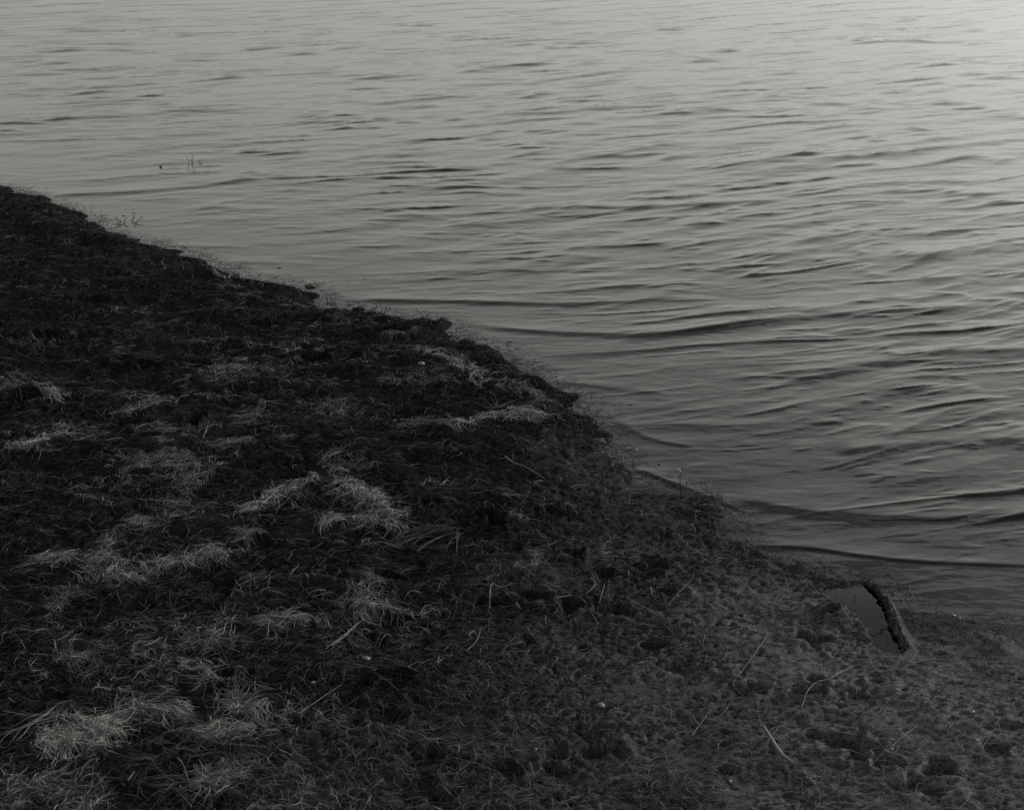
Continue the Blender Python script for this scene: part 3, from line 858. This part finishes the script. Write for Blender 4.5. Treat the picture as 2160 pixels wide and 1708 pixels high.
standing('water_weed', 410, 384, [(.048, -.03), (.060, .004), (.026, .0), (.024, .045), (.022, .065)], 'cluster of bent dark stems standing in the lake beyond the far bank', 'water plant', .0018, .03, 1, head=1)
standing('water_weed', 800, 664, [(.05, -.012), (.055, .01), (.035, .03), (.03, -.03)], 'bushy dark seedling standing in the shallows by the middle shore', 'water plant', .003, .03, 2, head=1)
standing('water_weed', 1438, 1030, [(.075, 0), (.03, .02)], 'tall thin dark stem in the shallows at the shore bend', 'water plant', .0014, .012, 3)
standing('water_weed', 1482, 1028, [(.035, .012), (.02, .0)], 'short curved dark stem right of the tall thin one', 'water plant', .0014, .015, 4)
standing('water_weed', 1728, 1205, [(.028, 0)], 'single tiny dark stem standing in water above the clod bank', 'water plant', .0012, .008, 5)
standing('water_weed', 1755, 1222, [(.026, .012)], 'tiny leaning stem with a pale head at the mud spit', 'water plant', .0014, .008, 6, STRAW, 1)
standing('water_weed', 700, 640, [(.04, 0), (.03, .02), (.025, -.02)], 'dark upright sprigs at the shore left of the bushy seedling', 'water plant', .002, .02, 7)
standing('water_weed', 268, 476, [(.03, 0), (.035, .04), (.03, -.04), (.025, .08)], 'loose dark sprigs in the shallows of the far shore', 'water plant', .003, .04, 8)
standing('seed_plume', 412, 918, [(.055, .045)], 'pale seed plume leaning out of a dark gap in the mat', 'plant', .0022, .006, 9, STRAW)

def lump(name, px, py, r, label, cat, mat, seed, sq=(1, .8, .6), group=None, z=None):
    rr = np.random.default_rng(seed)
    x, y, zz = lift_at(px, py)
    zz = max(zz, 0) if z is None else z
    me = bpy.data.meshes.new(name)
    import bmesh
    bm = bmesh.new(); bmesh.ops.create_icosphere(bm, subdivisions=3 if r > .012 else 2, radius=r)
    for v in bm.verts:
        c = v.co
        k = 1 + .45 * float(noise(np.array([c.x / r * 1.3 + seed]), np.array([c.y / r * 1.3 + c.z / r]), 111)[0]) + .06 * rr.normal()
        v.co = (c.x * k * sq[0], c.y * k * sq[1], c.z * k * sq[2] + r * sq[2] * .5)
    for f in bm.faces:
        f.smooth = True
    bm.to_mesh(me); bm.free(); me.materials.append(mat)
    o = obj(name, me); o.location = (x, y, zz)
    o.rotation_euler = (0, 0, rr.uniform(0, 6.28))
    tag(o, label, cat, group)
    return o

lump('mud_clod', 500, 590, .024, 'dark mud clod standing at the tip of the far shore step', 'clod', TWIG, 5, (1.1, .8, .6))
lump('mud_clod', 343, 388, .009, 'small dark knob breaking the lake surface beside the bent stems', 'clod', TWIG, 6, (1, .8, 1), z=.0)
lump('mud_clod', 655, 610, .016, 'small dark clod on the shore between the two steps', 'clod', TWIG, 7, (1.3, .8, .5))
lump('pale_stone', 889, 770, .011, 'whitish stone among dark mat left of the farthest bright drift', 'stone', SHELL, 8, (1, .8, .7))
for i, (px, py, r) in enumerate([(290, 1030, .005), (773, 1390, .009), (1268, 1488, .008), (770, 1500, .008), (1236, 1470, .004), (660, 1440, .005),
                                 (2010, 1308, .005), (2022, 1313, .004), (1890, 1455, .006), (2050, 1500, .006), (1690, 1420, .005),
                                 (1540, 1650, .005), (1180, 1640, .005), (2060, 1560, .005), (1000, 1600, .005), (1130, 1580, .004), (1880, 1580, .004)]):
    lump('shell_fragment', px, py, r, 'tiny pale shell fragment lying on the mud', 'shell', SHELL, 30 + i, (1, .7, .5), 'pale shell fragments on the mud')
for i, (px, py) in enumerate([(262, 466), (284, 462), (300, 470), (255, 480), (330, 508), (392, 524), (560, 572), (610, 590), (640, 598), (590, 580),
                              (530, 586), (735, 606), (770, 604), (880, 660), (905, 668), (930, 676), (1105, 760), (1130, 770), (1090, 740), (985, 690),
                              (1300, 850), (1330, 868), (1350, 880), (1335, 905), (1325, 930), (1340, 960), (1365, 985), (1390, 990)]):
    lump('weed_scrap', px, py, rng.uniform(.003, .007), 'small dark scrap of weed floating at the water edge', 'weed', WEED, 60 + i,
         (1.6, .6, .45), 'weed scraps floating along the shore', z=-.001)
